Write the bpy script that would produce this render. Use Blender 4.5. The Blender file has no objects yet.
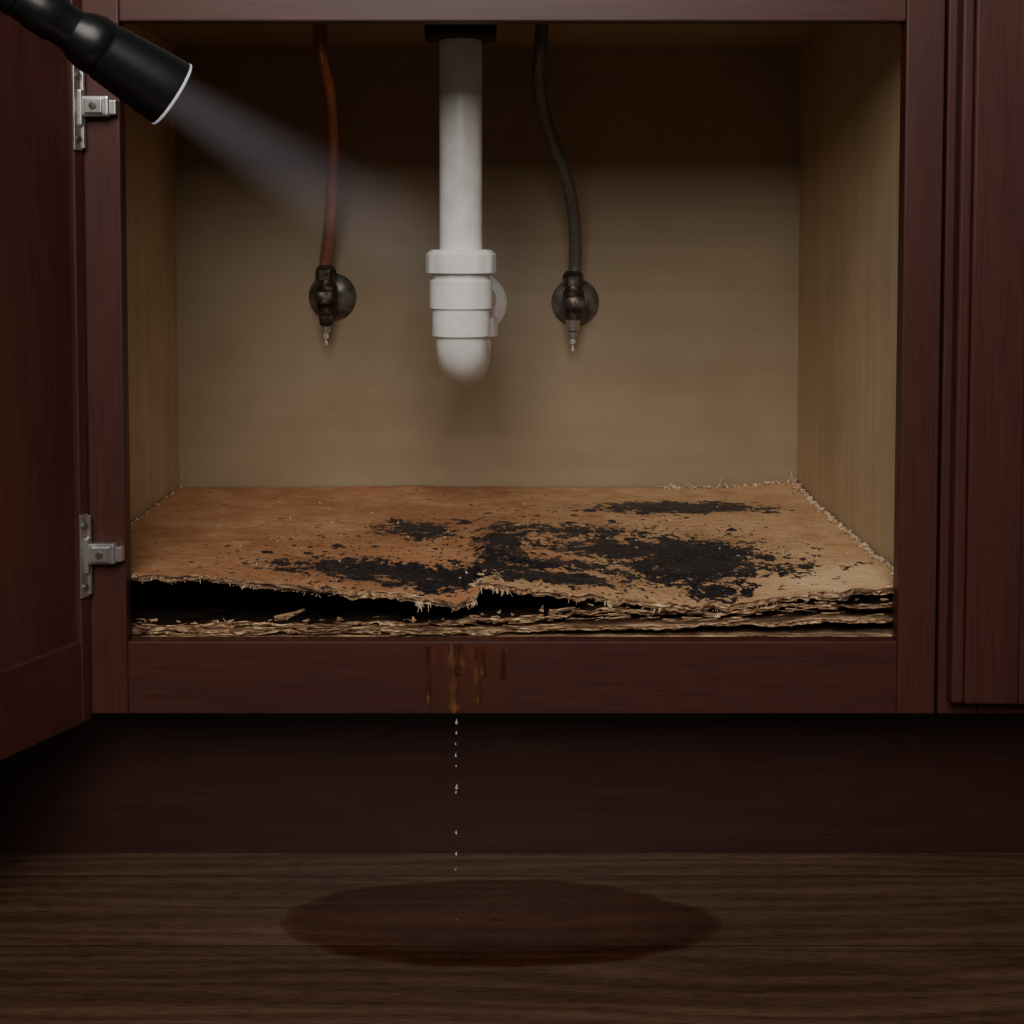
import bpy, bmesh, math, random
from mathutils import Vector, Matrix, noise
random.seed(7)
S = bpy.context.scene
COL = S.collection

# ------------------------------------------------------------------ helpers
def link(o, parent=None):
    COL.objects.link(o)
    if parent is not None:
        o.parent = parent
    return o

def empty(name, parent=None):
    e = bpy.data.objects.new(name, None)
    e.empty_display_size = 0.05
    return link(e, parent)

def mesh_obj(name, verts, faces, mats, parent=None, smooth=True, midx=None):
    me = bpy.data.meshes.new(name)
    me.from_pydata([tuple(v) for v in verts], [], faces)
    if not isinstance(mats, (list, tuple)):
        mats = [mats]
    for m in mats:
        me.materials.append(m)
    for i, p in enumerate(me.polygons):
        p.use_smooth = smooth
        if midx is not None:
            p.material_index = midx[i]
    me.update()
    return link(bpy.data.objects.new(name, me), parent)

def box(name, x0, x1, y0, y1, z0, z1, mat, parent=None, bev=0.0015, M=None):
    bm = bmesh.new()
    bmesh.ops.create_cube(bm, size=1.0)
    for v in bm.verts:
        v.co = Vector(((x0+x1)/2+v.co.x*(x1-x0), (y0+y1)/2+v.co.y*(y1-y0), (z0+z1)/2+v.co.z*(z1-z0)))
    if bev > 0:
        bmesh.ops.bevel(bm, geom=bm.edges[:], offset=bev, segments=3, affect='EDGES', profile=0.6)
    if M is not None:
        bm.transform(M)
    bmesh.ops.recalc_face_normals(bm, faces=bm.faces)
    me = bpy.data.meshes.new(name)
    bm.to_mesh(me); bm.free()
    me.materials.append(mat)
    return link(bpy.data.objects.new(name, me), parent)

def catmull(pts, n=10):
    P = [Vector(p) for p in pts]
    P = [P[0]*2-P[1]] + P + [P[-1]*2-P[-2]]
    out = []
    for i in range(1, len(P)-2):
        for k in range(n):
            t = k/n
            a, b, c, d = P[i-1], P[i], P[i+1], P[i+2]
            out.append(0.5*((2*b)+(c-a)*t+(2*a-5*b+4*c-d)*t*t+(3*b-a-3*c+d)*t**3))
    out.append(P[-2])
    return out

def sweep(name, path, r, mat, parent=None, seg=28, caps=True, wob=0.0):
    path = [Vector(p) for p in path]
    n = len(path)
    rr = r if callable(r) else (lambda t: r)
    t0 = (path[1]-path[0]).normalized()
    up = Vector((1, 0, 0)) if abs(t0.x) < 0.9 else Vector((0, 1, 0))
    nrm = (up-t0*up.dot(t0)).normalized()
    verts, faces = [], []
    for i, p in enumerate(path):
        t = (path[min(i+1, n-1)]-path[max(i-1, 0)]).normalized()
        nrm = (nrm-t*nrm.dot(t)).normalized()
        b = t.cross(nrm)
        for k in range(seg):
            a = 2*math.pi*k/seg
            rad = rr(i/(n-1))
            if wob:
                rad *= 1+wob*noise.noise(Vector((p.x*90+math.cos(a)*2, p.y*90, p.z*90+math.sin(a)*2)))
            verts.append(p+nrm*math.cos(a)*rad+b*math.sin(a)*rad)
    for i in range(n-1):
        for k in range(seg):
            k2 = (k+1) % seg
            faces.append((i*seg+k, i*seg+k2, (i+1)*seg+k2, (i+1)*seg+k))
    if caps:
        faces.append(tuple(range(seg-1, -1, -1)))
        faces.append(tuple((n-1)*seg+k for k in range(seg)))
    return mesh_obj(name, verts, faces, mat, parent)

def lathe(name, prof, origin, axis, mat, parent=None, seg=48, facet=None, smooth=True):
    """prof = [(radius, height)...] revolved around axis at origin"""
    ax = Vector(axis).normalized()
    up = Vector((1, 0, 0)) if abs(ax.x) < 0.9 else Vector((0, 1, 0))
    u = (up-ax*up.dot(ax)).normalized()
    w = ax.cross(u)
    o = Vector(origin)
    verts, faces = [], []
    for (r, h) in prof:
        for k in range(seg):
            a = 2*math.pi*k/seg
            rad = r
            if facet:
                rad = r*(1+facet[1]*math.cos(a*facet[0]))
            verts.append(o+ax*h+u*math.cos(a)*rad+w*math.sin(a)*rad)
    for i in range(len(prof)-1):
        for k in range(seg):
            k2 = (k+1) % seg
            faces.append((i*seg+k, i*seg+k2, (i+1)*seg+k2, (i+1)*seg+k))
    faces.append(tuple(range(seg-1, -1, -1)))
    faces.append(tuple((len(prof)-1)*seg+k for k in range(seg)))
    ob = mesh_obj(name, verts, faces, mat, parent, smooth=smooth)
    bm = bmesh.new(); bm.from_mesh(ob.data)
    bmesh.ops.recalc_face_normals(bm, faces=bm.faces)
    for e in bm.edges:
        if len(e.link_faces) == 2 and e.calc_face_angle(0) > math.radians(35):
            e.smooth = False
    bm.to_mesh(ob.data); bm.free()
    return ob

# ------------------------------------------------------------------ node helpers
class NT:
    def __init__(s, name):
        s.m = bpy.data.materials.new(name); s.m.use_nodes = True
        s.t = s.m.node_tree; s.n = s.t.nodes; s.l = s.t.links
        s.bsdf = s.n['Principled BSDF']; s.out = s.n['Material Output']
    def new(s, typ, **kw):
        nd = s.n.new(typ)
        for k, v in kw.items():
            setattr(nd, k, v)
        return nd
    def put(s, sock, v):
        if isinstance(v, bpy.types.NodeSocket):
            s.l.new(v, sock)
        else:
            sock.default_value = v
    def coord(s, scale=(1, 1, 1), rot=(0, 0, 0), loc=(0, 0, 0)):
        tc = s.new('ShaderNodeTexCoord'); mp = s.new('ShaderNodeMapping')
        mp.inputs['Scale'].default_value = scale
        mp.inputs['Rotation'].default_value = rot
        mp.inputs['Location'].default_value = loc
        s.l.new(tc.outputs['Object'], mp.inputs['Vector'])
        return mp.outputs['Vector']
    def noise(s, vec, scale, detail=5, rough=0.55, dist=0.0):
        nd = s.new('ShaderNodeTexNoise')
        s.l.new(vec, nd.inputs['Vector'])
        nd.inputs['Scale'].default_value = scale
        nd.inputs['Detail'].default_value = detail
        nd.inputs['Roughness'].default_value = rough
        nd.inputs['Distortion'].default_value = dist
        return nd.outputs['Fac']
    def ramp(s, fac, stops):
        nd = s.new('ShaderNodeValToRGB')
        s.l.new(fac, nd.inputs['Fac'])
        el = nd.color_ramp.elements
        while len(el) < len(stops):
            el.new(0.5)
        for e, (p, c) in zip(el, stops):
            e.position = p
            e.color = c if len(c) == 4 else (*c, 1)
        return nd.outputs['Color']
    def math(s, op, a, b=0.0, c=None, clamp=False):
        nd = s.new('ShaderNodeMath', operation=op); nd.use_clamp = clamp
        s.put(nd.inputs[0], a); s.put(nd.inputs[1], b)
        if c is not None:
            s.put(nd.inputs[2], c)
        return nd.outputs[0]
    def mix(s, fac, a, b, blend='MIX'):
        nd = s.new('ShaderNodeMix', data_type='RGBA', blend_type=blend)
        s.put(nd.inputs[0], fac)
        s.put(nd.inputs[6], a if isinstance(a, bpy.types.NodeSocket) else (*a, 1))
        s.put(nd.inputs[7], b if isinstance(b, bpy.types.NodeSocket) else (*b, 1))
        return nd.outputs[2]
    def bump(s, h, strength=0.3, dist=0.001):
        nd = s.new('ShaderNodeBump')
        nd.inputs['Strength'].default_value = strength
        nd.inputs['Distance'].default_value = dist
        s.l.new(h, nd.inputs['Height'])
        s.l.new(nd.outputs['Normal'], s.bsdf.inputs['Normal'])
    def set(s, **kw):
        for k, v in kw.items():
            s.put(s.bsdf.inputs[k.replace('_', ' ')], (*v, 1) if isinstance(v, tuple) and len(v) == 3 else v)
        return s

def wood(name, c0, c1, c2, axis='X', rough=0.45, coat=0.08, fine=150, bump=0.12):
    w = NT(name)
    st = {'X': (0.08, 1, 1), 'Y': (1, 0.08, 1), 'Z': (1, 1, 0.08)}[axis]
    v = w.coord(st)
    big = w.noise(v, 9, 5, 0.6, 0.8)
    fin = w.noise(v, fine, 3, 0.6, 0.0)
    st2 = {'X': (0.03, 1, 1), 'Y': (1, 0.03, 1), 'Z': (1, 1, 0.03)}[axis]
    pore = w.noise(w.coord(st2), fine*3, 2, 0.5)
    f = w.math('ADD', w.math('MULTIPLY', big, 0.78), w.math('MULTIPLY', fin, 0.22))
    col = w.ramp(f, [(0.30, c0), (0.5, c1), (0.70, c2)])
    dark = w.ramp(pore, [(0.34, (0.65, 0.65, 0.65)), (0.5, (1, 1, 1))])
    col = w.mix(0.6, col, dark, 'MULTIPLY')
    w.set(Base_Color=col, Roughness=rough, Coat_Weight=coat, Coat_Roughness=0.35)
    w.bsdf.inputs['Specular IOR Level'].default_value = 0.35
    w.bump(w.math('ADD', fin, pore), bump, 0.0005)
    return w.m

C0, C1, C2 = (0.042, 0.0122, 0.0098), (0.058, 0.0172, 0.0136), (0.078, 0.0242, 0.0190)
M_woodX = wood('dark_cherry_wood_horizontal', C0, C1, C2, 'X')
M_woodZ = wood('dark_cherry_wood_vertical', C0, C1, C2, 'Z')
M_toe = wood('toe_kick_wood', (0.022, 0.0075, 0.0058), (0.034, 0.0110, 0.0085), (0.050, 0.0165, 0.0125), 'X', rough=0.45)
M_ctr = wood('countertop_laminate', (0.03, 0.025, 0.02), (0.05, 0.04, 0.035), (0.07, 0.06, 0.05), 'X')

def interior(name, axis, streak, k=1.0):
    w = NT(name)
    v = w.coord({'Z': (1, 1, 0.05), 'X': (0.05, 1, 1)}[axis])
    g = w.noise(v, 40, 5, 0.6, 0.4)
    blot = w.noise(w.coord(), 4, 5, 0.6)
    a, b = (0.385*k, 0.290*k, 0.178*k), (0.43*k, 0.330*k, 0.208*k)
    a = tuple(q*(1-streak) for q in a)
    c = w.ramp(g, [(0.3, a), (0.7, b)])
    st = w.ramp(blot, [(0.35, (0.78, 0.74, 0.68)), (0.6, (1, 1, 1))])
    c = w.mix(0.8, c, st, 'MULTIPLY')
    w.set(Base_Color=c, Roughness=0.6)
    w.bump(g, 0.05, 0.0005)
    return w.m
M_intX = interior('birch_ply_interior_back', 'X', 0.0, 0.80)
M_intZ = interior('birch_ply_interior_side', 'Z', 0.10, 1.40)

# floor planks
w = NT('dark_oak_planks')
br = w.new('ShaderNodeTexBrick')
w.l.new(w.coord(loc=(2.6, 0.112, 0)), br.inputs['Vector'])
br.inputs['Scale'].default_value = 1.0
br.inputs['Brick Width'].default_value = 5.4
br.inputs['Row Height'].default_value = 0.135
br.inputs['Mortar Size'].default_value = 0.0009
br.inputs['Mortar Smooth'].default_value = 0.3
br.inputs['Color1'].default_value = (0.0, 0, 0, 1)
br.inputs['Color2'].default_value = (1, 1, 1, 1)
br.inputs['Mortar'].default_value = (0.5, 0.5, 0.5, 1)
br.offset = 0.0
v = w.coord((0.10, 1, 1))
vo = w.new('ShaderNodeVectorMath', operation='ADD')
w.l.new(v, vo.inputs[0]); w.l.new(br.outputs['Color'], vo.inputs[1])
vv = vo.outputs[0]
big = w.noise(vv, 12, 5, 0.62, 1.6)
rg = w.new('ShaderNodeTexWave', wave_type='BANDS', bands_direction='Y')
w.l.new(vv, rg.inputs['Vector'])
rg.inputs['Scale'].default_value = 16; rg.inputs['Distortion'].default_value = 16
rg.inputs['Detail'].default_value = 3; rg.inputs['Detail Scale'].default_value = 0.8
fin = w.noise(w.coord((0.10, 1, 1)), 170, 4, 0.65)
pore = w.noise(w.coord((0.10, 1, 1)), 430, 2, 0.5)
f = w.math('ADD', w.math('MULTIPLY', big, 0.58), w.math('ADD', w.math('MULTIPLY', fin, 0.28), w.math('MULTIPLY', rg.outputs['Fac'], 0.14)))
col = w.ramp(f, [(0.30, (0.042, 0.021, 0.0125)), (0.5, (0.086, 0.045, 0.027)), (0.70, (0.140, 0.080, 0.050))])
col = w.mix(0.7, col, w.ramp(pore, [(0.36, (0.5, 0.5, 0.5)), (0.5, (1, 1, 1))]), 'MULTIPLY')
sb = w.new('ShaderNodeSeparateColor'); w.l.new(br.outputs['Color'], sb.inputs[0])
pt = w.math('MULTIPLY_ADD', sb.outputs[0], 0.22, 0.85)
cc = w.new('ShaderNodeCombineColor')
for k in range(3): w.l.new(pt, cc.inputs[k])
col = w.mix(1.0, col, cc.outputs[0], 'MULTIPLY')
col = w.mix(w.math('MULTIPLY', br.outputs['Fac'], 0.9), col, (0.008, 0.005, 0.003))
w.set(Base_Color=col, Roughness=w.math('MULTIPLY_ADD', fin, 0.25, 0.18), Coat_Weight=0.3, Coat_Roughness=0.18)
w.bump(w.math('SUBTRACT', f, w.math('MULTIPLY', br.outputs['Fac'], 1.0)), 0.4, 0.001)
M_floor = w.m

w = NT('painted_plaster'); w.set(Base_Color=(0.16, 0.14, 0.12), Roughness=0.8)
w.bump(w.noise(w.coord(), 180, 3), 0.1, 0.0005)
M_wall = w.m

w = NT('white_pvc'); g = w.noise(w.coord(), 30, 4)
w.set(Base_Color=w.ramp(g, [(0.3, (0.66, 0.65, 0.63)), (0.6, (0.82, 0.815, 0.805))]), Roughness=0.28)
w.bsdf.inputs['Subsurface Weight'].default_value = 0.05
M_pvc = w.m
w = NT('black_rubber_flange'); w.set(Base_Color=w.ramp(w.noise(w.coord(), 90), [(0.3, (0.008, 0.008, 0.008)), (0.7, (0.03, 0.028, 0.025))]), Roughness=0.6)
M_black = w.m
w = NT('aged_copper'); g = w.noise(w.coord((1, 1, 0.15)), 30, 4)
w.set(Base_Color=w.ramp(g, [(0.3, (0.27, 0.115, 0.070)), (0.65, (0.48, 0.235, 0.15))]), Roughness=0.34, Metallic=0.55)
M_copper = w.m
w = NT('braided_steel_hose')
a = w.new('ShaderNodeTexWave', bands_direction='DIAGONAL'); w.l.new(w.coord((1, 1, 0.8)), a.inputs['Vector']); a.inputs['Scale'].default_value = 190
b = w.new('ShaderNodeTexWave', bands_direction='DIAGONAL'); w.l.new(w.coord((-1, 1, 0.8)), b.inputs['Vector']); b.inputs['Scale'].default_value = 190
h = w.math('MAXIMUM', a.outputs['Fac'], b.outputs['Fac'])
w.set(Base_Color=w.ramp(h, [(0.3, (0.09, 0.09, 0.085)), (0.9, (0.17, 0.168, 0.16))]), Roughness=0.40, Metallic=0.3)
w.bump(h, 0.25, 0.0006); M_braid = w.m
w = NT('corroded_valve_brass'); g = w.noise(w.coord(), 100, 5, 0.6)
w.set(Base_Color=w.ramp(g, [(0.35, (0.025, 0.018, 0.014)), (0.55, (0.09, 0.062, 0.045)), (0.72, (0.30, 0.23, 0.17))]), Roughness=0.42, Metallic=0.6)
w.bump(g, 0.5, 0.0015); M_valve = w.m
w = NT('tarnished_chrome'); g = w.noise(w.coord(), 60, 5, 0.6)
w.set(Base_Color=w.ramp(g, [(0.35, (0.06, 0.052, 0.042)), (0.65, (0.22, 0.20, 0.17))]), Roughness=0.40, Metallic=0.55)
w.bump(g, 0.2, 0.001); M_esc = w.m
w = NT('nickel_hinge'); g = w.noise(w.coord(), 50, 3)
w.set(Base_Color=w.ramp(g, [(0.3, (0.50, 0.49, 0.47)), (0.7, (0.72, 0.71, 0.69))]), Roughness=0.30, Metallic=0.9)
M_nickel = w.m
w = NT('anodised_black_aluminium'); w.set(Base_Color=w.ramp(w.noise(w.coord(), 300, 2), [(0.3, (0.005, 0.005, 0.006)), (0.7, (0.008, 0.008, 0.009))]), Roughness=0.36, Metallic=0.2)
M_torch = w.m
w = NT('torch_bezel_steel_glow'); w.set(Base_Color=(0.8, 0.82, 0.85), Roughness=0.3, Metallic=0.5)
w.bsdf.inputs['Emission Color'].default_value = (0.85, 0.9, 1, 1); w.bsdf.inputs['Emission Strength'].default_value = 0.22  # faint emission stands in for lens light spilling onto the rim
M_bezel = w.m
w = NT('torch_lens_lit'); w.set(Base_Color=(0.9, 0.9, 0.9), Roughness=0.1)
w.bsdf.inputs['Emission Color'].default_value = (0.85, 0.9, 1, 1); w.bsdf.inputs['Emission Strength'].default_value = 3
M_lens = w.m
w = NT('clear_water'); w.set(Base_Color=(1, 1, 1), Roughness=0.08, IOR=1.33); w.bsdf.inputs['Transmission Weight'].default_value = 0.75
M_water = w.m

def film(name, tint, rough=0.05):
    w = NT(name)
    tr = w.new('ShaderNodeBsdfTransparent')
    g = w.noise(w.coord(), 12, 4)
    dp = w.new('ShaderNodeAttribute', attribute_name='depth').outputs['Fac']
    c = w.ramp(g, [(0.3, tuple(c*0.90 for c in tint)), (0.7, tint)])
    w.l.new(w.mix(dp, (1, 0.985, 0.97), c), tr.inputs['Color'])
    gg = w.new('ShaderNodeBsdfGlossy'); gg.inputs['Roughness'].default_value = rough
    lw = w.new('ShaderNodeLayerWeight'); lw.inputs['Blend'].default_value = 0.5
    fac = w.math('MULTIPLY_ADD', w.math('POWER', lw.outputs['Facing'], 4.0), 0.8, 0.03)
    fac = w.math('MULTIPLY', fac, dp)
    mx = w.new('ShaderNodeMixShader')
    w.l.new(fac, mx.inputs[0]); w.l.new(tr.outputs[0], mx.inputs[1]); w.l.new(gg.outputs[0], mx.inputs[2])
    w.l.new(mx.outputs[0], w.out.inputs['Surface'])
    return w.m
M_puddle = film('brown_puddle_water', (0.82, 0.68, 0.61))
w = NT('rusty_drip_stain'); g = w.noise(w.coord((1, 1, 0.25)), 130, 5, 0.6)
fl_ = w.new('ShaderNodeAttribute', attribute_name='fade').outputs['Fac']
cA = w.ramp(g, [(0.32, (0.035, 0.011, 0.008)), (0.52, (0.075, 0.026, 0.014)), (0.74, (0.20, 0.085, 0.042))])
w.set(Base_Color=w.mix(w.math('MULTIPLY', fl_, 0.7), cA, (0.36, 0.14, 0.05)), Roughness=0.15)
w.bump(g, 0.3, 0.001)
w.set(Alpha=w.ramp(g, [(0.30, (0.40,)*3), (0.60, (0.90,)*3)]))
M_drip = w.m
w = NT('faint_damp_stain'); g = w.noise(w.coord((1, 1, 0.3)), 60, 5, 0.65)
w.set(Base_Color=(0.13, 0.038, 0.020), Roughness=0.22)
fa = w.new('ShaderNodeAttribute', attribute_name='fade').outputs['Fac']
w.set(Alpha=w.math('MULTIPLY', w.math('MULTIPLY_ADD', g, 2.2, -0.45, clamp=True), fa, clamp=True))
M_damp = w.m

# rotten board
def board_mat(name):
    w = NT(name)
    v = w.coord()
    n1 = w.noise(v, 22, 6, 0.62)
    n2 = w.noise(v, 190, 4, 0.6)
    n3 = w.noise(w.coord((0.25, 1, 1)), 320, 3, 0.6)
    n0 = w.noise(v, 7, 3, 0.5)
    base = w.ramp(w.math('ADD', w.math('MULTIPLY', n0, 0.35), w.math('ADD', w.math('MULTIPLY', n1, 0.2), w.math('MULTIPLY', n3, 0.45))),
                  [(0.34, (0.26, 0.108, 0.045)), (0.5, (0.40, 0.182, 0.080)), (0.66, (0.52, 0.265, 0.125))])
    at = w.new('ShaderNodeAttribute', attribute_name='mold')
    m = at.outputs['Fac']
    pale = w.new('ShaderNodeAttribute', attribute_name='pale').outputs['Fac']
    base = w.mix(w.math('MULTIPLY', w.math('ADD', pale, w.math('MULTIPLY_ADD', n1, 1.8, -0.9)), 0.75, clamp=True), base, (0.64, 0.44, 0.24))
    halo = w.math('MULTIPLY', m, 1.0, clamp=True)
    base = w.mix(w.math('MULTIPLY', halo, 0.40), base, (0.15, 0.065, 0.027))
    e = w.math('ADD', m, w.math('MULTIPLY_ADD', n1, 1.7, -0.85))
    n75 = w.noise(v, 55, 5, 0.65)
    e = w.math('ADD', e, w.math('MULTIPLY_ADD', n75, 2.6, -1.3))
    e = w.math('ADD', e, w.math('MULTIPLY_ADD', n2, 1.5, -0.75))
    mk = w.ramp(e, [(0.38, (0, 0, 0)), (0.45, (1, 1, 1))])
    sp = w.new('ShaderNodeAttribute', attribute_name='spots').outputs['Fac']
    for sc, kk in ((42, 0.42), (105, 0.50), (190, 0.5)):
        vo = w.new('ShaderNodeTexVoronoi'); vo.inputs['Scale'].default_value = sc
        w.l.new(v, vo.inputs['Vector'])
        sx = w.new('ShaderNodeSeparateColor'); w.l.new(vo.outputs['Color'], sx.inputs[0])
        r3 = w.math('POWER', sx.outputs[0], 3.0)
        rad = w.math('MULTIPLY', r3, w.math('MULTIPLY', sp, kk))
        dist = w.math('ADD', vo.outputs['Distance'], w.math('MULTIPLY_ADD', n2, 0.3, -0.15))
        mk = w.math('MAXIMUM', mk, w.math('LESS_THAN', dist, rad))
    nb = w.noise(v, 240, 3, 0.6)
    fz = w.ramp(nb, [(0.42, (0.0012, 0.0016, 0.0035)), (0.58, (0.005, 0.008, 0.020)), (0.66, (0.030, 0.042, 0.085)), (0.78, (0.24, 0.28, 0.37))])
    col = w.mix(mk, base, fz)
    w.set(Base_Color=col, Roughness=w.math('MULTIPLY_ADD', mk, -0.47, 0.75))
    w.bump(w.math('ADD', w.math('ADD', n3, w.math('MULTIPLY', nb, w.math('MULTIPLY_ADD', mk, 1.2, 0.8))), w.math('MULTIPLY', mk, 0.9)), 0.75, 0.0022)
    return w.m
M_board = board_mat('rotten_particleboard_face')
w = NT('torn_board_edge')
n1 = w.noise(w.coord((0.5, 1, 1.6)), 190, 5, 0.65); n2 = w.noise(w.coord(), 16, 4)
c = w.ramp(n1, [(0.34, (0.05, 0.024, 0.013)), (0.46, (0.28, 0.145, 0.07)), (0.60, (0.60, 0.42, 0.25)), (0.75, (0.84, 0.70, 0.50))])
c = w.mix(w.ramp(n2, [(0.44, (0, 0, 0)), (0.62, (0.85, 0.85, 0.85))]), c, (0.10, 0.046, 0.024))
w.set(Base_Color=c, Roughness=0.85); w.bump(n1, 0.8, 0.002)
M_edge = w.m
w = NT('pale_fibre_crumbs'); n1 = w.noise(w.coord(), 120, 3)
w.set(Base_Color=w.ramp(n1, [(0.35, (0.36, 0.21, 0.11)), (0.6, (0.68, 0.55, 0.38))]), Roughness=0.85)
M_crumb = w.m
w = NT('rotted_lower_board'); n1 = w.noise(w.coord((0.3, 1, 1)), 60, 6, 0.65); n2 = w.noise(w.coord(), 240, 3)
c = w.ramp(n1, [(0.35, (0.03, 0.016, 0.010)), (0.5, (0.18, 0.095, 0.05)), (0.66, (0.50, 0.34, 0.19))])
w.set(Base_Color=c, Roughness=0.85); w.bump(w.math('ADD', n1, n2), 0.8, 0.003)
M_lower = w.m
w = NT('black_gap_shade'); n1 = w.noise(w.coord((0.3, 1, 1)), 80, 6, 0.65)  # near-black colour paints the shade in the gap below the top layer
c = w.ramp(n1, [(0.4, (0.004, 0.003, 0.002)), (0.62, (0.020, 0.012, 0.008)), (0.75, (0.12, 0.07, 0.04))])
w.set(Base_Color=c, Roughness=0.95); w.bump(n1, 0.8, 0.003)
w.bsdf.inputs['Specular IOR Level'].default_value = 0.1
M_gap_shade = w.m

# ------------------------------------------------------------------ dimensions
XL, XR = -0.464, 0.426          # interior side walls
OL, OR_ = -0.379, 0.4020        # frame opening
OB, OT = 0.254, 0.877
RB = 0.1795                     # bottom of face frame
YB = 0.56                       # back panel
CEIL = 0.937

# ------------------------------------------------------------------ room
mesh_obj('floor', [(-2.6, -2.6, 0), (2.6, -2.6, 0), (2.6, 0.64, 0), (-2.6, 0.64, 0)], [(0, 1, 2, 3)], M_floor)
box('wall_back', -2.6, 2.6, 0.64, 0.74, 0, 2.5, M_wall, bev=0)

# ------------------------------------------------------------------ sink cabinet
cab = empty('sink_cabinet')
for nm, xa in (('left', XL-0.014), ('right', XR)):
    box('side_panel_'+nm, xa, xa+0.014, 0.019, 0.60, RB+0.002, 0.955, M_intZ, cab)
    box('side_foot_'+nm, xa, xa+0.014, 0.092, 0.60, 0.0, RB+0.0015, M_intZ, cab, 0)
box('back_panel', XL, XR, YB, YB+0.012, 0.10, 0.955, M_intX, cab, 0)
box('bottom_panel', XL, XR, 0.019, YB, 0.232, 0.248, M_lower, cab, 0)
box('top_panel', XL, XR, 0.019, YB, CEIL, CEIL+0.016, M_intX, cab, 0)
box('face_stile_left', -0.4795, OL, 0, 0.019, RB, 0.955, M_woodZ, cab, 0.002)
box('face_stile_right', OR_, 0.4405, 0, 0.019, RB, 0.955, M_woodZ, cab, 0.002)
box('face_rail_bottom', OL, OR_, 0.0003, 0.019, RB, OB, M_woodX, cab, 0.002)
box('face_rail_top', OL, OR_, 0.0003, 0.019, OT, 0.955, M_woodX, cab, 0.002)
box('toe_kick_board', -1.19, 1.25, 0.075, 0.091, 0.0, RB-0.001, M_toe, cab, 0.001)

ctop = box('countertop', -1.3, 1.35, -0.012, 0.63, 0.957, 0.99, M_ctr, None, 0.004)

# panelled door, local frame: x along width, y thickness (0=front face .. th), z up
def panel_door(name, width, z0, z1, M, stiles=(0.07, 0.07), rails=(0.066, 0.066), th=0.020, lip=False):
    root = empty(name)
    sl, sr = stiles; rb, rt = rails
    if lip:   # stepped outer edge moulding
        box('edge_moulding', 0, 0.012, 0.003, th, z0, z1, M_woodZ, root, 0.003, M)
        box('stile_a', 0.0122, sl, 0, th, z0, z1, M_woodZ, root, 0.003, M)
    else:
        box('stile_a', 0, sl, 0, th, z0, z1, M_woodZ, root, 0.003, M)
    box('stile_b', width-sr, width, 0, th, z0, z1, M_woodZ, root, 0.003, M)
    box('rail_bottom', sl, width-sr, 0.0002, th-0.0002, z0, z0+rb, M_woodX, root, 0.0015, M)
    box('rail_top', sl, width-sr, 0.0002, th-0.0002, z1-rt, z1, M_woodX, root, 0.0015, M)
    box('panel', sl-0.004, width-sr+0.004, 0.006, th-0.006, z0+rb-0.004, z1-rt+0.004, M_woodZ, root, 0.0, M)
    return root

# open left door
dv = Vector((-0.43, -0.90, 0)).normalized()
nv = Vector((dv.y, -dv.x, 0))
if nv.x < 0: nv = -nv
MD = Matrix(((dv.x, -nv.x, 0, -0.414), (dv.y, -nv.y, 0, -0.004), (0, 0, 1, 0), (0, 0, 0, 1)))
panel_door('cabinet_door', 0.40, 0.176, 0.92, MD, stiles=(0.014, 0.06), rails=(0.083, 0.045))

# neighbour cabinets
def neighbour(name, x0, x1):
    n = empty(name)
    box('face_stile_left', x0, x0+0.04, 0, 0.019, RB, 0.955, M_woodZ, n, 0.002)
    box('face_stile_right', x1-0.04, x1, 0, 0.019, RB, 0.955, M_woodZ, n, 0.002)
    box('face_rail_bottom', x0+0.04, x1-0.04, 0, 0.019, RB, 0.25, M_woodX, n, 0.002)
    box('face_rail_top', x0+0.04, x1-0.04, 0, 0.019, 0.87, 0.955, M_woodX, n, 0.002)
    box('carcass', x0+0.001, x1-0.001, 0.0195, 0.60, RB, 0.955, M_intZ, n, 0.0)
neighbour('base_cabinet', 0.4435, 1.25)
neighbour('left_base_cabinet', -1.2, -0.4815)  # plain base cabinet left of the sink unit, out of view
panel_door('cabinet_door', 0.40, 0.1965, 0.945, Matrix.Translation((0.4515, -0.0205, 0)), stiles=(0.066, 0.068), rails=(0.066, 0.066), lip=True)
panel_door('cabinet_door', 0.38, 0.1965, 0.945, Matrix.Translation((0.856, -0.0205, 0)), stiles=(0.068, 0.068), rails=(0.066, 0.066), lip=True)
# ------------------------------------------------------------------ hinges
def hinge(zc):
    h = empty('cabinet_hinge')
    box('door_plate', 0.004, 0.015, -0.0022, -0.0002, zc-0.042, zc+0.042, M_nickel, h, 0.0008, MD)
    box('door_plate_rim', 0.001, 0.0045, -0.004, -0.0002, zc-0.040, zc+0.040, M_nickel, h, 0.001, MD)
    for s in (-0.031, 0.031):
        lathe('screw', [(0.0001, 0.0024), (0.003, 0.0022), (0.0032, 0)], MD @ Vector((0.010, -0.0022, zc+s)), nv, M_esc, h, 16)
    ox = 0.006
    box('arm', -0.424+ox, -0.392+ox, -0.013, -0.0015, zc-0.009, zc+0.012, M_nickel, h, 0.003)
    box('arm_cover', -0.416+ox, -0.398+ox, -0.016, -0.0125, zc-0.006, zc+0.009, M_nickel, h, 0.0015)
    box('knuckle', -0.428+ox, -0.418+ox, -0.014, -0.002, zc-0.018, zc+0.018, M_nickel, h, 0.002)
    box('frame_tab', -0.394+ox, -0.386+ox, -0.010, -0.0005, zc-0.007, zc+0.008, M_nickel, h, 0.0015)
    lathe('adjust_screw', [(0.0001, 0.0015), (0.0035, 0.0012), (0.0038, 0)], (-0.407+ox, -0.0161, zc+0.0015), (0, -1, 0), M_esc, h, 16)
hinge(0.345)
hinge(0.791)

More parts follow.
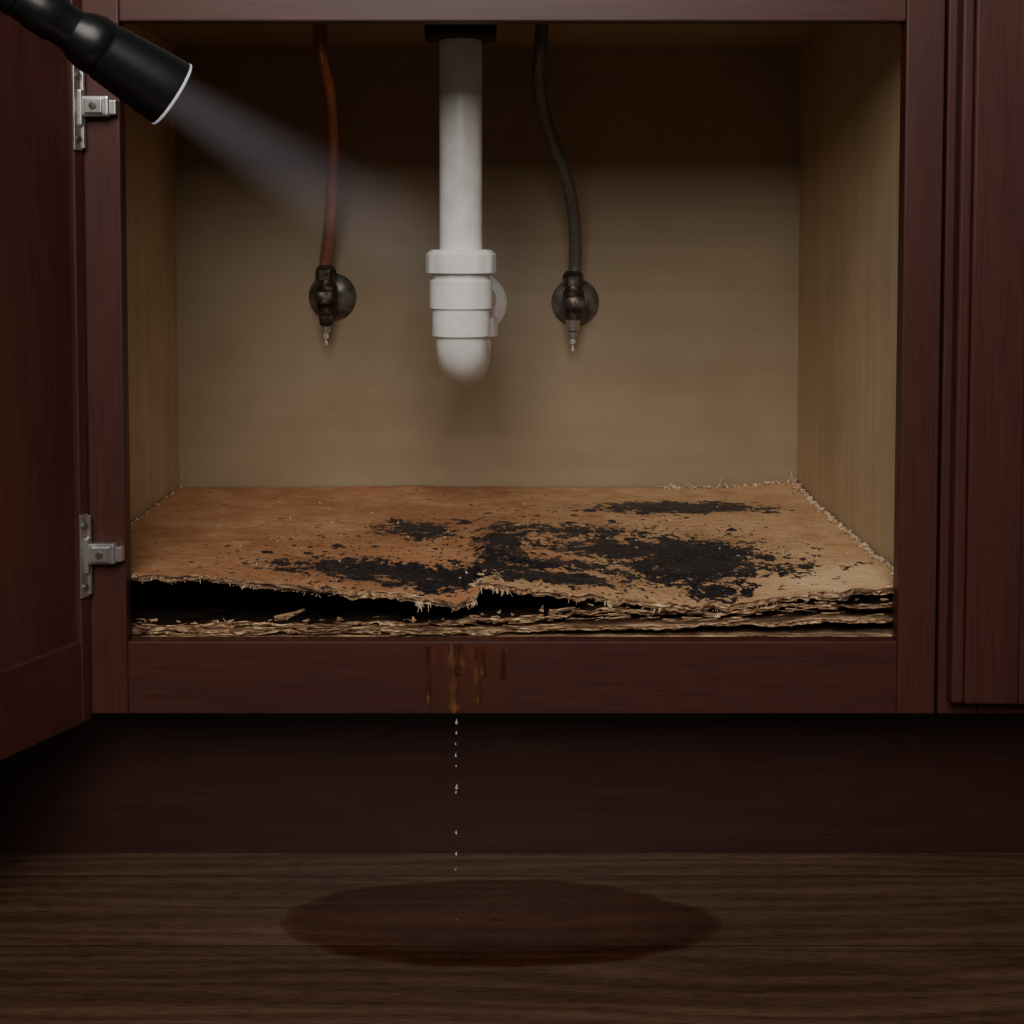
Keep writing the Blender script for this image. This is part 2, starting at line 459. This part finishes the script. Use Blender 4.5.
# ------------------------------------------------------------------ warped rotten board
ZX = [(-0.47, .318), (-.378, .3176), (-.309, .316), (-.258, .3105), (-.207, .304), (-.155, .2995), (-.104, .295), (-.063, .289),
      (-.034, .283), (-.0285, .2845), (-.0215, .300), (-.011, .306), (.02, .302), (.061, .2965), (.102, .292), (.153, .286), (.205, .2815),
      (.256, .285), (.307, .293), (.359, .299), (.43, .305)]
def interp(tab, x):
    if x <= tab[0][0]: return tab[0][1]
    for (a, b), (c, d) in zip(tab, tab[1:]):
        if x <= c:
            return b+(d-b)*(x-a)/(c-a)
    return tab[-1][1]
def nz(x, y, z=0.0): return noise.noise(Vector((x, y, z)))
def fbm(x, y, z=0.0):
    return noise.fractal(Vector((x, y, z)), 0.7, 2.1, 5)
def ztop(x, y):
    crack = -0.0255+0.012*nz(y*14, 3.3)+0.006*nz(y*50, 1.3)
    xs = x-(crack+0.0255)*min(1, y/0.05) if y > 0 else x
    w = max(0.0, 1-y/0.42)**1.6
    z = 0.3085+(interp(ZX, xs)-0.3085)*w
    d = x-crack
    r = math.exp(-(d/0.011)**2)*0.006*math.exp(-(y/0.22)**2)
    g = -math.exp(-(d/0.0028)**2)*0.006*math.exp(-(y/0.16)**2)
    z += r+g
    z += 0.0020*fbm(x*5, y*6, 2)+0.0007*fbm(x*40, y*40, 5)
    z += 0.010*max(0, (x-0.30)/0.13)**2*max(0, (y-0.42)/0.14)**1.2
    z += 0.004*max(0, nz(x*26, y*26, 8))*math.exp(-((x-0.01)/0.09)**2-((y-0.07)/0.07)**2)*3
    # frayed lip along the front
    z += 0.0022*nz(x*55, 5.5)*max(0, 1-(y-0.02)/0.02) if y < 0.04 else 0
    return z

BL = [(-.065, .088, .150, .046, 1.1), (-.150, .110, .095, .038, 1.0), (-.105, .285, .055, .060, .95), (0.0, .215, .036, .13, .9),
      (.215, .165, .090, .095, 1.3), (.145, .20, .100, .050, 1.05), (.236, .405, .115, .034, 1.35), (.055, .075, .085, .034, 1.05),
      (.225, .060, .045, .030, 1.0), (-.02, .10, .06, .06, 1.0), (.10, .28, .10, .035, .8), (.03, .13, .12, .035, .8),
      (-.04, .33, .09, .035, .55), (.30, .12, .06, .035, .7), (.17, .10, .07, .03, .85)]
def moldf(x, y):
    m = 0.0
    for cx, cy, rx, ry, s in BL:
        q = ((x-cx)/rx)**2+((y-cy)/ry)**2
        m = max(m, s*math.exp(-q*0.9))
    return m*1.05-0.17
def spotf(x, y):
    s = 1.1*math.exp(-((x+0.18)/0.17)**2-((y-0.14)/0.15)**2)
    s = max(s, 1.3*math.exp(-((x-0.10)/0.26)**2-((y-0.2)/0.18)**2))
    return s
def palef(x, y):
    p = 0.05+0.60*max(0, min(1, (x+0.05)/0.25))
    p += 0.9*math.exp(-((x-0.36)/0.06)**2-((y-0.06)/0.05)**2)
    p += 0.7*math.exp(-((x-0.02)/0.04)**2-((y-0.03)/0.04)**2)
    return min(p, 1.3)

def sheet(name, nx, ny, yfront, ztopf, thick, mats, parent, x0=XL+0.003, x1=XR-0.003, rows=7, attrs=False, seed=0):
    verts, faces, mi = [], [], []
    mold, spots, pale = [], [], []
    yb = YB-0.004
    for j in range(ny+1):
        for i in range(nx+1):
            x = x0+(x1-x0)*i/nx
            yf = yfront(x)
            t = (j/ny)**1.25
            y = yf+(yb-yf)*t
            verts.append((x, y, ztopf(x, y)))
            mold.append(moldf(x, y)); spots.append(spotf(x, y)); pale.append(palef(x, y))
    W = nx+1
    for j in range(ny):
        for i in range(nx):
            faces.append((j*W+i, j*W+i+1, (j+1)*W+i+1, (j+1)*W+i)); mi.append(0)
    prev = [i for i in range(W)]
    for r in range(1, rows+1):
        cur = []
        for i in range(W):
            x, y, z = verts[i]
            th = thick*(1+0.35*nz(x*25, 7+seed)+0.3*nz(x*80, 17+seed))
            f = r/rows
            dy = 0.0055*nz(x*28, r*1.9+seed)+0.0035*nz(x*110, r*2.7+seed)+0.002*nz(x*330, r*5+seed)
            verts.append((x, y+dy+0.002*f, z-th*f+0.0012*nz(x*160, r+seed*3)))
            cur.append(len(verts)-1); mold.append(0); spots.append(0); pale.append(0)
        for i in range(nx):
            faces.append((prev[i], cur[i], cur[i+1], prev[i+1])); mi.append(1)
        prev = cur
    cur = []
    for i in range(W):
        x, y, z = verts[i]
        verts.append((x, yb, ztopf(x, yb)-thick)); cur.append(len(verts)-1); mold.append(0); spots.append(0); pale.append(0)
    mid = []
    for i in range(W):
        x, y, z = verts[i]
        verts.append((x, y+0.12, ztopf(x, y+0.12)-thick)); mid.append(len(verts)-1); mold.append(0); spots.append(0); pale.append(0)
    for i in range(nx):
        faces.append((prev[i], mid[i], mid[i+1], prev[i+1])); mi.append(1)
        faces.append((mid[i], cur[i], cur[i+1], mid[i+1])); mi.append(1)
        faces.append((ny*W+i, ny*W+i+1, cur[i+1], cur[i])); mi.append(1)
    ob = mesh_obj(name, verts, faces, mats, parent, True, mi)
    if attrs:
        for nm, arr in (('mold', mold), ('spots', spots), ('pale', pale)):
            a = ob.data.attributes.new(nm, 'FLOAT', 'POINT')
            a.data.foreach_set('value', arr)
    return ob

rot = empty('water_damaged_shelf_board')
def yf1(x):
    y = 0.026+0.006*nz(x*9, 1.1)+0.005*nz(x*40, 4.2)+0.003*nz(x*150, 8.2)
    y += 0.010*math.exp(-((x+0.022)/0.006)**2)
    y += 0.007*max(0, nz(x*70, 12.2)-0.25)*2
    return y
sheet('swollen_top_layer', 620, 260, yf1, ztop, 0.0078, [M_board, M_edge], rot, attrs=True)
def z2(x, y):
    base = interp([(-.47, .2625), (-.3, .2635), (-.1, .2655), (0, .271), (.1, .279), (.2, .277), (.3, .2835), (.43, .290)], x)
    return base+0.0034*fbm(x*12, y*12, 9)-0.03*max(0, y-0.04)
sheet('delaminated_middle_layer', 500, 60, lambda x: 0.028+0.010*nz(x*12, 6.1)+0.007*nz(x*60, 2.2), z2, 0.005, [M_gap_shade, M_edge], rot, seed=11, rows=5)
def z3(x, y):
    return interp([(-.47, .2585), (0, .260), (.2, .266), (.43, .272)], x)+0.0024*fbm(x*14, y*14, 19)-0.03*max(0, y-0.04)
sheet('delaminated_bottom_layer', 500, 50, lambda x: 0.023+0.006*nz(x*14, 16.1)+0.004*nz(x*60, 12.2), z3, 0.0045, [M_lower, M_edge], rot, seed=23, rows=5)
def z4(x, y): return 0.2525+0.001*fbm(x*20, y*20, 31)+0.003*max(0, x)
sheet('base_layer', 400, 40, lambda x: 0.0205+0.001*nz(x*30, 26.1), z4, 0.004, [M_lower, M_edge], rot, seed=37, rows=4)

def debris(name, items, mat, parent):
    V, F = [], []
    for (c, L, wd, th, d) in items:
        c = Vector(c); d = Vector(d).normalized()
        s = d.cross(Vector((random.uniform(-1, 1), random.uniform(-1, 1), random.uniform(-1, 1)))).normalized()
        u = d.cross(s)
        k = len(V)
        n = 3
        bend = Vector((random.uniform(-1, 1), random.uniform(-1, 1), random.uniform(-1, 1)))*L*0.15
        for i in range(n+1):
            t = i/n
            ww = wd*(1-0.75*t)*random.uniform(0.7, 1.2); tt = th*(1-0.6*t)
            p = c+d*L*t+bend*t*t
            V += [p+s*ww+u*tt, p-s*ww+u*tt, p-s*ww-u*tt, p+s*ww-u*tt]
        for i in range(n):
            a = k+i*4
            for q in range(4):
                q2 = (q+1) % 4
                F.append((a+q, a+q2, a+4+q2, a+4+q))
        F.append((k+3, k+2, k+1, k)); e = k+n*4
        F.append((e, e+1, e+2, e+3))
    return mesh_obj(name, V, F, mat, parent, smooth=False)

it = []
for _ in range(260):
    x = random.uniform(XL+0.09, XR-0.02)
    y = yf1(x)-0.001
    z = ztop(x, yf1(x))-random.uniform(0.001, 0.008)
    it.append(((x, y+0.002, z), random.uniform(0.0015, 0.0042), random.uniform(.0002, .0006), .0002,
               (random.uniform(-1, 1), random.uniform(-1, -0.1), random.uniform(-0.9, 0.2))))
for (cx, n, L) in ((-0.085, 16, 0.012), (-0.03, 12, 0.008), (-0.27, 5, 0.006), (0.11, 5, 0.006), (0.16, 6, .007), (0.27, 5, 0.007), (0.0, 6, .006)):
    for _ in range(n):
        x = cx+random.gauss(0, 0.005)
        it.append(((x, yf1(x)-0.001, ztop(x, yf1(x))-0.005), random.uniform(.4, 1)*L, random.uniform(.0005, .0018), .0004,
                   (random.uniform(-.5, .5), random.uniform(-.4, .0), -1)))
for _ in range(34):
    x = -0.016+random.gauss(0, 0.010); y = yf1(x)+random.uniform(0.003, 0.06)
    it.append(((x, y, ztop(x, y)-0.001), random.uniform(.003, .009), random.uniform(.0008, .0024), .0003,
               (random.uniform(-.9, .9), random.uniform(-.6, .3), random.uniform(-.1, .4))))
debris('torn_fibres', it, M_crumb, rot)
it = []
for _ in range(150):
    x = random.uniform(XL+0.085, XR-0.03); y = random.uniform(0.020, 0.030)
    z = z2(x, y)-random.uniform(-0.001, 0.011)
    it.append(((x, y, z), random.uniform(0.006, 0.028), random.uniform(.0005, .0012), random.uniform(.0003, .0007),
               (random.choice([-1, 1]), random.uniform(-.15, .1), random.uniform(-.08, .08))))
for cx, L in ((-0.235, .030), (0.05, .03), (0.33, .03)):
    it.append(((cx, 0.032, z2(cx, .032)+0.001), L, .004, .0012, (1, .3, .16)))
for _ in range(60):     # loose chips lying on the lower layers
    x = random.uniform(XL+0.09, XR-0.03); y = random.uniform(0.024, 0.045)
    it.append(((x, y, z2(x, y)+0.0008), random.uniform(.003, .010), random.uniform(.0008, .0025), .0006,
               (random.uniform(-1, 1), random.uniform(-.6, .6), random.uniform(0, .25))))
debris('splinters', it, M_edge, rot)
it = []
for _ in range(460):
    if random.random() < 0.72:
        y = random.uniform(0.04, 0.55); x = XR-0.004-abs(random.gauss(0, 0.003))-0.004*max(0, nz(y*30, 5))
    elif random.random() < 0.75:
        x = random.uniform(0.22, XR-0.005); y = YB-0.006-abs(random.gauss(0, 0.005))
    else:
        y = random.uniform(0.1, 0.55); x = XL+0.005+abs(random.gauss(0, 0.002))
    z = ztop(x, y)+random.uniform(0, 0.0025)
    it.append(((x, y, z), random.uniform(.0015, .0045), random.uniform(.0008, .0022), random.uniform(.0006, .0018),
               (random.uniform(-1, 1), random.uniform(-1, 1), random.uniform(-.2, .7))))
for _ in range(90):
    x = random.uniform(-.3, .4); y = random.uniform(.03, .45)
    it.append(((x, y, ztop(x, y)), random.uniform(.0015, .004), random.uniform(.0005, .0013), .0005,
               (random.uniform(-1, 1), random.uniform(-1, 1), random.uniform(0, .5))))
for (x, y, L) in ((.28, .54, .020), (.31, .545, .022), (.415, .535, .022), (.25, .545, .014), (.41, .50, .016)):
    it.append(((x, y, ztop(x, y)), L, .003, .0008, (random.uniform(-1, 1), -.2, .5)))
debris('crumbs', it, M_crumb, rot)

# ------------------------------------------------------------------ sink drain
DX, DY, R = -0.0478, 0.25, 0.0255
dr = empty('drain_pipe')
lathe('strainer_flange', [(0.03, 0), (0.042, 0.002), (0.043, 0.018), (0.038, 0.020), (0.036, 0.0405)], (DX, DY, 0.896), (0, 0, 1), M_black, dr)
lathe('tailpiece', [(R, 0), (R, 0.262)], (DX, DY, 0.640), (0, 0, 1), M_pvc, dr, 64)
lathe('slip_nut', [(0.035, 0), (0.0415, 0.0015), (0.0415, 0.023), (0.039, 0.0255), (0.036, 0.0285), (0.027, 0.029)], (DX, DY, 0.6215), (0, 0, 1), M_pvc, dr, 96, facet=(12, 0.012))
lathe('trap_socket', [(0.032, 0), (0.0375, 0.002), (0.0375, 0.034), (0.035, 0.0365), (0.033, 0.042)], (DX, DY, 0.579), (0, 0, 1), M_pvc, dr, 64)
lathe('trap_collar', [(0.030, 0), (0.0345, 0.003), (0.0345, 0.036)], (DX, DY, 0.545), (0, 0, 1), M_pvc, dr, 64)
rb = 0.045
path = [(DX, DY, 0.585), (DX, DY, 0.56)]
for k in range(0, 25):
    a = math.pi*k/24
    path.append((DX+0.006*k/24, DY+rb-rb*math.cos(a), 0.5455-rb*math.sin(a)*0.72))
path += [(DX+0.006, DY+2*rb, 0.55)]
sweep('trap_bend', path, 0.0305, M_pvc, dr, 48)
ar = [(DX+0.006, DY+2*rb, 0.548)]
for k in range(13):
    a = math.pi/2*k/12
    ar.append((DX+0.006+0.004*k/12, DY+2*rb+0.03-0.03*math.cos(a), 0.550+0.03*math.sin(a)))
ar.append((DX+0.017, YB-0.002, 0.578))
sweep('trap_arm', ar, 0.0245, M_pvc, dr, 40)
lathe('trap_nut', [(0.033, 0), (0.0375, 0.002), (0.0375, 0.024), (0.034, 0.026)], (DX+0.006, DY+2*rb, 0.540), (0, 0, 1), M_pvc, dr, 96, facet=(12, 0.012))
lathe('wall_escutcheon', [(0.044, 0), (0.044, 0.003), (0.038, 0.009), (0.026, 0.012)], (DX+0.012, YB-0.0005, 0.573), (0, -1, 0), M_pvc, dr, 64)

# ------------------------------------------------------------------ supply lines + valves
def drop(name, c, r, parent, stretch=1.5):
    lathe(name, [(r*0.03, r*2.2*stretch), (r*0.25, r*1.5*stretch), (r*0.7, r*0.6*stretch), (r, 0), (r*0.9, -r*0.5), (r*0.5, -r*0.87), (r*0.05, -r)],
          c, (0, 0, 1), M_water, parent, 16)

def valve(name, x, z, yv, pipe_pts, pr, mat_pipe, mat_body, wob=0.0):
    v = empty(name)
    lathe('escutcheon', [(0.034, 0), (0.034, 0.002), (0.030, 0.006), (0.018, 0.009), (0.012, 0.010)], (x+0.003, YB-0.0005, z-0.006), (0, -1, 0), M_esc, v, 48)
    lathe('stub_out', [(0.010, 0), (0.010, YB-yv)], (x, YB-0.001, z-0.004), (0, -1, 0), M_esc, v, 32)
    lathe('valve_body', [(0.009, -0.030), (0.013, -0.028), (0.014, -0.014), (0.0155, -0.010), (0.0155, 0.010), (0.013, 0.013), (0.012, 0.02)],
          (x-0.001, yv, z), (0, 0, 1), mat_body, v, 32)
    lathe('compression_nut', [(0.010, 0), (0.0145, 0.001), (0.0145, 0.015), (0.011, 0.020), (0.009, 0.022)], (x-0.002, yv, z+0.018), (0, 0, 1), mat_body, v, 6, smooth=False)
    lathe('valve_stem', [(0.007, 0), (0.007, 0.012)], (x-0.001, yv-0.010, z-0.004), (0, -1, 0), mat_body, v, 24)
    lathe('oval_handle', [(0.009, 0), (0.012, 0.002), (0.012, 0.007), (0.009, 0.009)], (x-0.001, yv-0.020, z-0.004), (0, -1, 0), mat_body, v, 40, facet=(2, 0.18))
    lathe('spout', [(0.0045, -0.018), (0.009, -0.016), (0.0105, 0.0)], (x-0.002, yv, z-0.028), (0, 0, 1), M_nickel if 'braid' in name else mat_body, v, 24)
    lathe('spout_tip', [(0.004, -0.010), (0.0065, -0.008), (0.007, 0.0)], (x-0.002, yv, z-0.046), (0, 0, 1), M_nickel, v, 24)
    drop('hanging_drop', (x-0.002, yv, z-0.060), 0.0042, v, 1.6)
    drop('hanging_drop', (x-0.002, yv, z-0.071), 0.0025, v, 2.0)
    sweep('supply_tube', catmull(pipe_pts, 14), pr, mat_pipe, v, 24, wob=wob)
YV = 0.525
valve('copper_supply_valve', -0.2440, 0.588, YV,
      [(-0.229, 0.36, 0.9365), (-0.227, 0.36, 0.90), (-0.2220, 0.40, 0.855), (-0.2235, 0.44, 0.80), (-0.229, 0.475, 0.74), (-0.238, 0.51, 0.68), (-0.246, YV, 0.635), (-0.246, YV, 0.605)],
      0.0086, M_copper, M_valve)
valve('braided_supply_valve', 0.103, 0.580, YV,
      [(0.052, 0.36, 0.9365), (0.050, 0.36, 0.905), (0.048, 0.38, 0.87), (0.059, 0.42, 0.82), (0.088, 0.46, 0.745), (0.101, 0.50, 0.69), (0.104, YV, 0.635), (0.102, YV, 0.60)],
      0.0086, M_braid, M_valve)

# ------------------------------------------------------------------ flashlight
fl = empty('flashlight')
F0 = Vector((-0.2565, -0.28, 0.773)); FD = Vector((0.75, 0.40, -0.50)).normalized()
lathe('barrel', [(0.010, -0.265), (0.0165, -0.262), (0.0175, -0.250), (0.0175, -0.225), (0.0165, -0.222), (0.0165, -0.12), (0.0178, -0.116), (0.0178, -0.100), (0.0165, -0.097), (0.0165, -0.085)],
      F0, FD, M_torch, fl, 64)
lathe('tail_switch', [(0.008, -0.270), (0.010, -0.268), (0.010, -0.262)], F0, FD, M_black, fl, 32)
prof = [(0.0165, -0.086), (0.0205, -0.078), (0.0225, -0.070), (0.0225, -0.062), (0.0218, -0.061), (0.0218, -0.059), (0.0228, -0.058),
        (0.0240, -0.044), (0.0262, -0.020), (0.0272, -0.006), (0.0272, -0.0012)]
lathe('head', prof, F0, FD, M_torch, fl, 64)
lathe('bezel_ring', [(0.0272, -0.0012), (0.0276, -0.0008), (0.0276, 0.0003), (0.0262, 0.0012), (0.024, 0.0010)], F0, FD, M_bezel, fl, 64)
lathe('lens', [(0.0235, 0.0011), (0.018, 0.0018), (0.002, 0.0022)], F0, FD, M_lens, fl, 48)
for k in range(10):
    lathe('grip_ring', [(0.0165, 0), (0.0172, 0.001), (0.0172, 0.003), (0.0165, 0.004)], F0+FD*(-0.215+k*0.009), FD, M_torch, fl, 48)

w = NT('painted_beam_glow')  # visible beam painted as an emissive cone, nothing scatters the spot light
w.n.remove(w.bsdf)
tc = w.new('ShaderNodeTexCoord'); sp = w.new('ShaderNodeSeparateXYZ'); w.l.new(tc.outputs['Object'], sp.inputs[0])
LB = 0.46
R0, R1 = 0.023, 0.085
t = w.math('DIVIDE', sp.outputs['Z'], LB, clamp=True)
rad = w.math('SQRT', w.math('ADD', w.math('POWER', sp.outputs['X'], 2.0), w.math('POWER', sp.outputs['Y'], 2.0)))
rn = w.math('DIVIDE', rad, w.math('MULTIPLY_ADD', t, R1-R0, R0))
edge = w.math('POWER', w.math('SUBTRACT', 1.0, w.math('POWER', rn, 2.0), clamp=True), 1.3)
fall = w.math('POWER', w.math('SUBTRACT', 1.0, t), 1.2)
beam_fade = w.math('MULTIPLY', w.math('MULTIPLY', edge, fall), w.math('DIVIDE', 1.0, w.math('MULTIPLY_ADD', t, 1.8, 1.0)))
em = w.new('ShaderNodeEmission'); em.inputs['Color'].default_value = (0.88, 0.84, 0.96, 1)
w.l.new(w.math('MULTIPLY', beam_fade, 1.5), em.inputs['Strength'])
w.l.new(em.outputs[0], w.out.inputs['Volume'])
bm_ = lathe('light_beam_glow', [(R0, 0), (R1, LB)], (0, 0, 0), (0, 0, 1), w.m, fl, 48)
bm_.rotation_mode = 'QUATERNION'; bm_.rotation_quaternion = FD.to_track_quat('Z', 'Y')
bm_.location = F0+FD*0.004

ld = bpy.data.lights.new('flashlight_bulb', 'SPOT'); ld.energy = 1.6; ld.color = (0.92, 0.93, 1.0)
ld.spot_size = math.radians(40); ld.spot_blend = 1.0; ld.shadow_soft_size = 0.02
lo = bpy.data.objects.new('flashlight_bulb', ld); link(lo, fl)
lo.location = F0+FD*0.006; lo.rotation_mode = 'QUATERNION'; lo.rotation_quaternion = (-FD).to_track_quat('Z', 'Y')

# ------------------------------------------------------------------ drips on the rail
st = empty('rusty_drip_stain')
def streak(x, zt, zb, wd, bulb=True, k=0, orange=0.0):
    n = 26; V = []; F = []; fd = []
    yy = -0.0002
    for i in range(n+1):
        t = i/n
        z = zt+(zb-zt)*t
        ww = wd*(0.75+0.35*nz(t*4, x*90+k)+0.25*nz(t*13, x*50))
        if t > 0.86 and bulb: ww *= 1.25
        ww *= math.sqrt(max(0.02, 1-((t-0.93)/0.07)**2)) if t > 0.93 else 1
        if t < 0.06: ww *= 1.6-10*t
        cx = x+0.0022*nz(t*3, x*70)
        for s in (-1, -0.5, 0, 0.5, 1):
            V.append((cx+ww*s, yy-0.0008*(1-s*s)*(1 if t < 0.86 else 1.6), z))
            fd.append(orange*(1-abs(s))*max(0, (t-0.35)/0.65))  # blends toward orange along the lower centre line
    for i in range(n):
        for j in range(4):
            a = i*5+j
            F.append((a, a+1, a+6, a+5))
    o = mesh_obj('streak', V, F, M_drip, st)
    a = o.data.attributes.new('fade', 'FLOAT', 'POINT'); a.data.foreach_set('value', fd)
streak(-0.0735, OB-0.004, RB+0.008, 0.0040)
streak(-0.0480, OB-0.002, RB+0.001, 0.0062, orange=1.0)
streak(-0.0415, OB-0.004, RB+0.040, 0.0050)
streak(-0.0235, OB-0.004, RB+0.010, 0.0048, orange=0.3)
streak(-0.0180, OB-0.004, RB+0.038, 0.0036)
streak(0.0020, OB-0.006, RB+0.036, 0.0044)
# broad damp patch behind the streaks
V = []; F = []; fade = []
nx_, nz_ = 40, 24
for j in range(nz_+1):
    for i in range(nx_+1):
        u = i/nx_; q = j/nz_
        x = -0.086+0.102*u; z = OB-0.003-(OB-RB-0.006)*q
        V.append((x, -0.0001, z))
        f_ = (1-abs(2*u-1)**3)*(1-q)**0.6*(0.85+0.9*nz(x*120, 3.7))
        fade.append(max(0, min(1, f_)))
for j in range(nz_):
    for i in range(nx_):
        a = j*(nx_+1)+i
        F.append((a, a+1, a+nx_+2, a+nx_+1))
ob = mesh_obj('damp_patch', V, F, M_damp, st)
at = ob.data.attributes.new('fade', 'FLOAT', 'POINT'); at.data.foreach_set('value', fade)

wd_ = empty('falling_water_drops')
for z, r in ((0.172, .0022), (0.161, .0018), (0.150, .0013), (0.138, .0018), (0.127, .0012), (0.105, .0024), (0.100, .0016), (0.058, .0018), (0.036, .0018), (0.02, .0012)):
    drop('drop', (-0.0455+random.uniform(-.0007, .0007), -0.004, z), r*0.66, wd_, 1.4)

# ------------------------------------------------------------------ puddle
V = []; F = []; dep = []
NA, NR = 160, 30
V.append((0, -0.070, 0.0022)); dep.append(1.0)
for r in range(1, NR+1):
    for k in range(NA):
        a = 2*math.pi*k/NA
        s = 1+0.07*nz(math.cos(a)*1.5, math.sin(a)*1.5, 4)+0.035*nz(math.cos(a)*5, math.sin(a)*5, 1)
        rx, ry = 0.210*s, 0.084*s
        rr = r/NR
        h = 0.0022*(1-rr**6)+0.0002
        V.append((-0.006+rx*rr*math.cos(a)-0.02*rr*math.sin(a)*0.4, -0.068+ry*rr*math.sin(a), h))
        dep.append(min(1.0, (1-rr)/0.05)*0.75+0.25)
for k in range(NA):
    F.append((0, 1+k, 1+(k+1) % NA))
for r in range(NR-1):
    for k in range(NA):
        k2 = (k+1) % NA
        F.append((1+r*NA+k, 1+(r+1)*NA+k, 1+(r+1)*NA+k2, 1+r*NA+k2))
pd = mesh_obj('water_puddle', V, F, M_puddle)
at = pd.data.attributes.new('depth', 'FLOAT', 'POINT'); at.data.foreach_set('value', dep)

# ------------------------------------------------------------------ light
def area(name, loc, tgt, size, energy, color):
    l = bpy.data.lights.new(name, 'AREA'); l.energy = energy; l.color = color; l.shape = 'RECTANGLE'
    l.size, l.size_y = size
    o = bpy.data.objects.new(name, l); link(o)
    o.location = loc
    o.rotation_euler = (Vector(tgt)-Vector(loc)).to_track_quat('-Z', 'Y').to_euler()
    return o
area('kitchen_window_light', (-0.12, -1.75, 1.82), (0, 0.2, 0.35), (1.2, 1.35), 48, (1.0, 0.94, 0.86))
wld = bpy.data.worlds.new('dim_kitchen'); S.world = wld; wld.use_nodes = True
bgn = wld.node_tree.nodes['Background']
bgn.inputs[0].default_value = (0.88, 0.88, 1.0, 1); bgn.inputs[1].default_value = 0.045

# ------------------------------------------------------------------ camera
cd = bpy.data.cameras.new('camera'); cam = bpy.data.objects.new('camera', cd); link(cam)
cd.sensor_width = 36; cd.lens = 1300/1024*36
cd.shift_x = 0.0107; cd.shift_y = -0.2002
cam.location = (0, -1.3, 0.655)
cam.rotation_euler = (math.radians(90-2.7), 0, 0)
cd.clip_start = 0.01
S.camera = cam
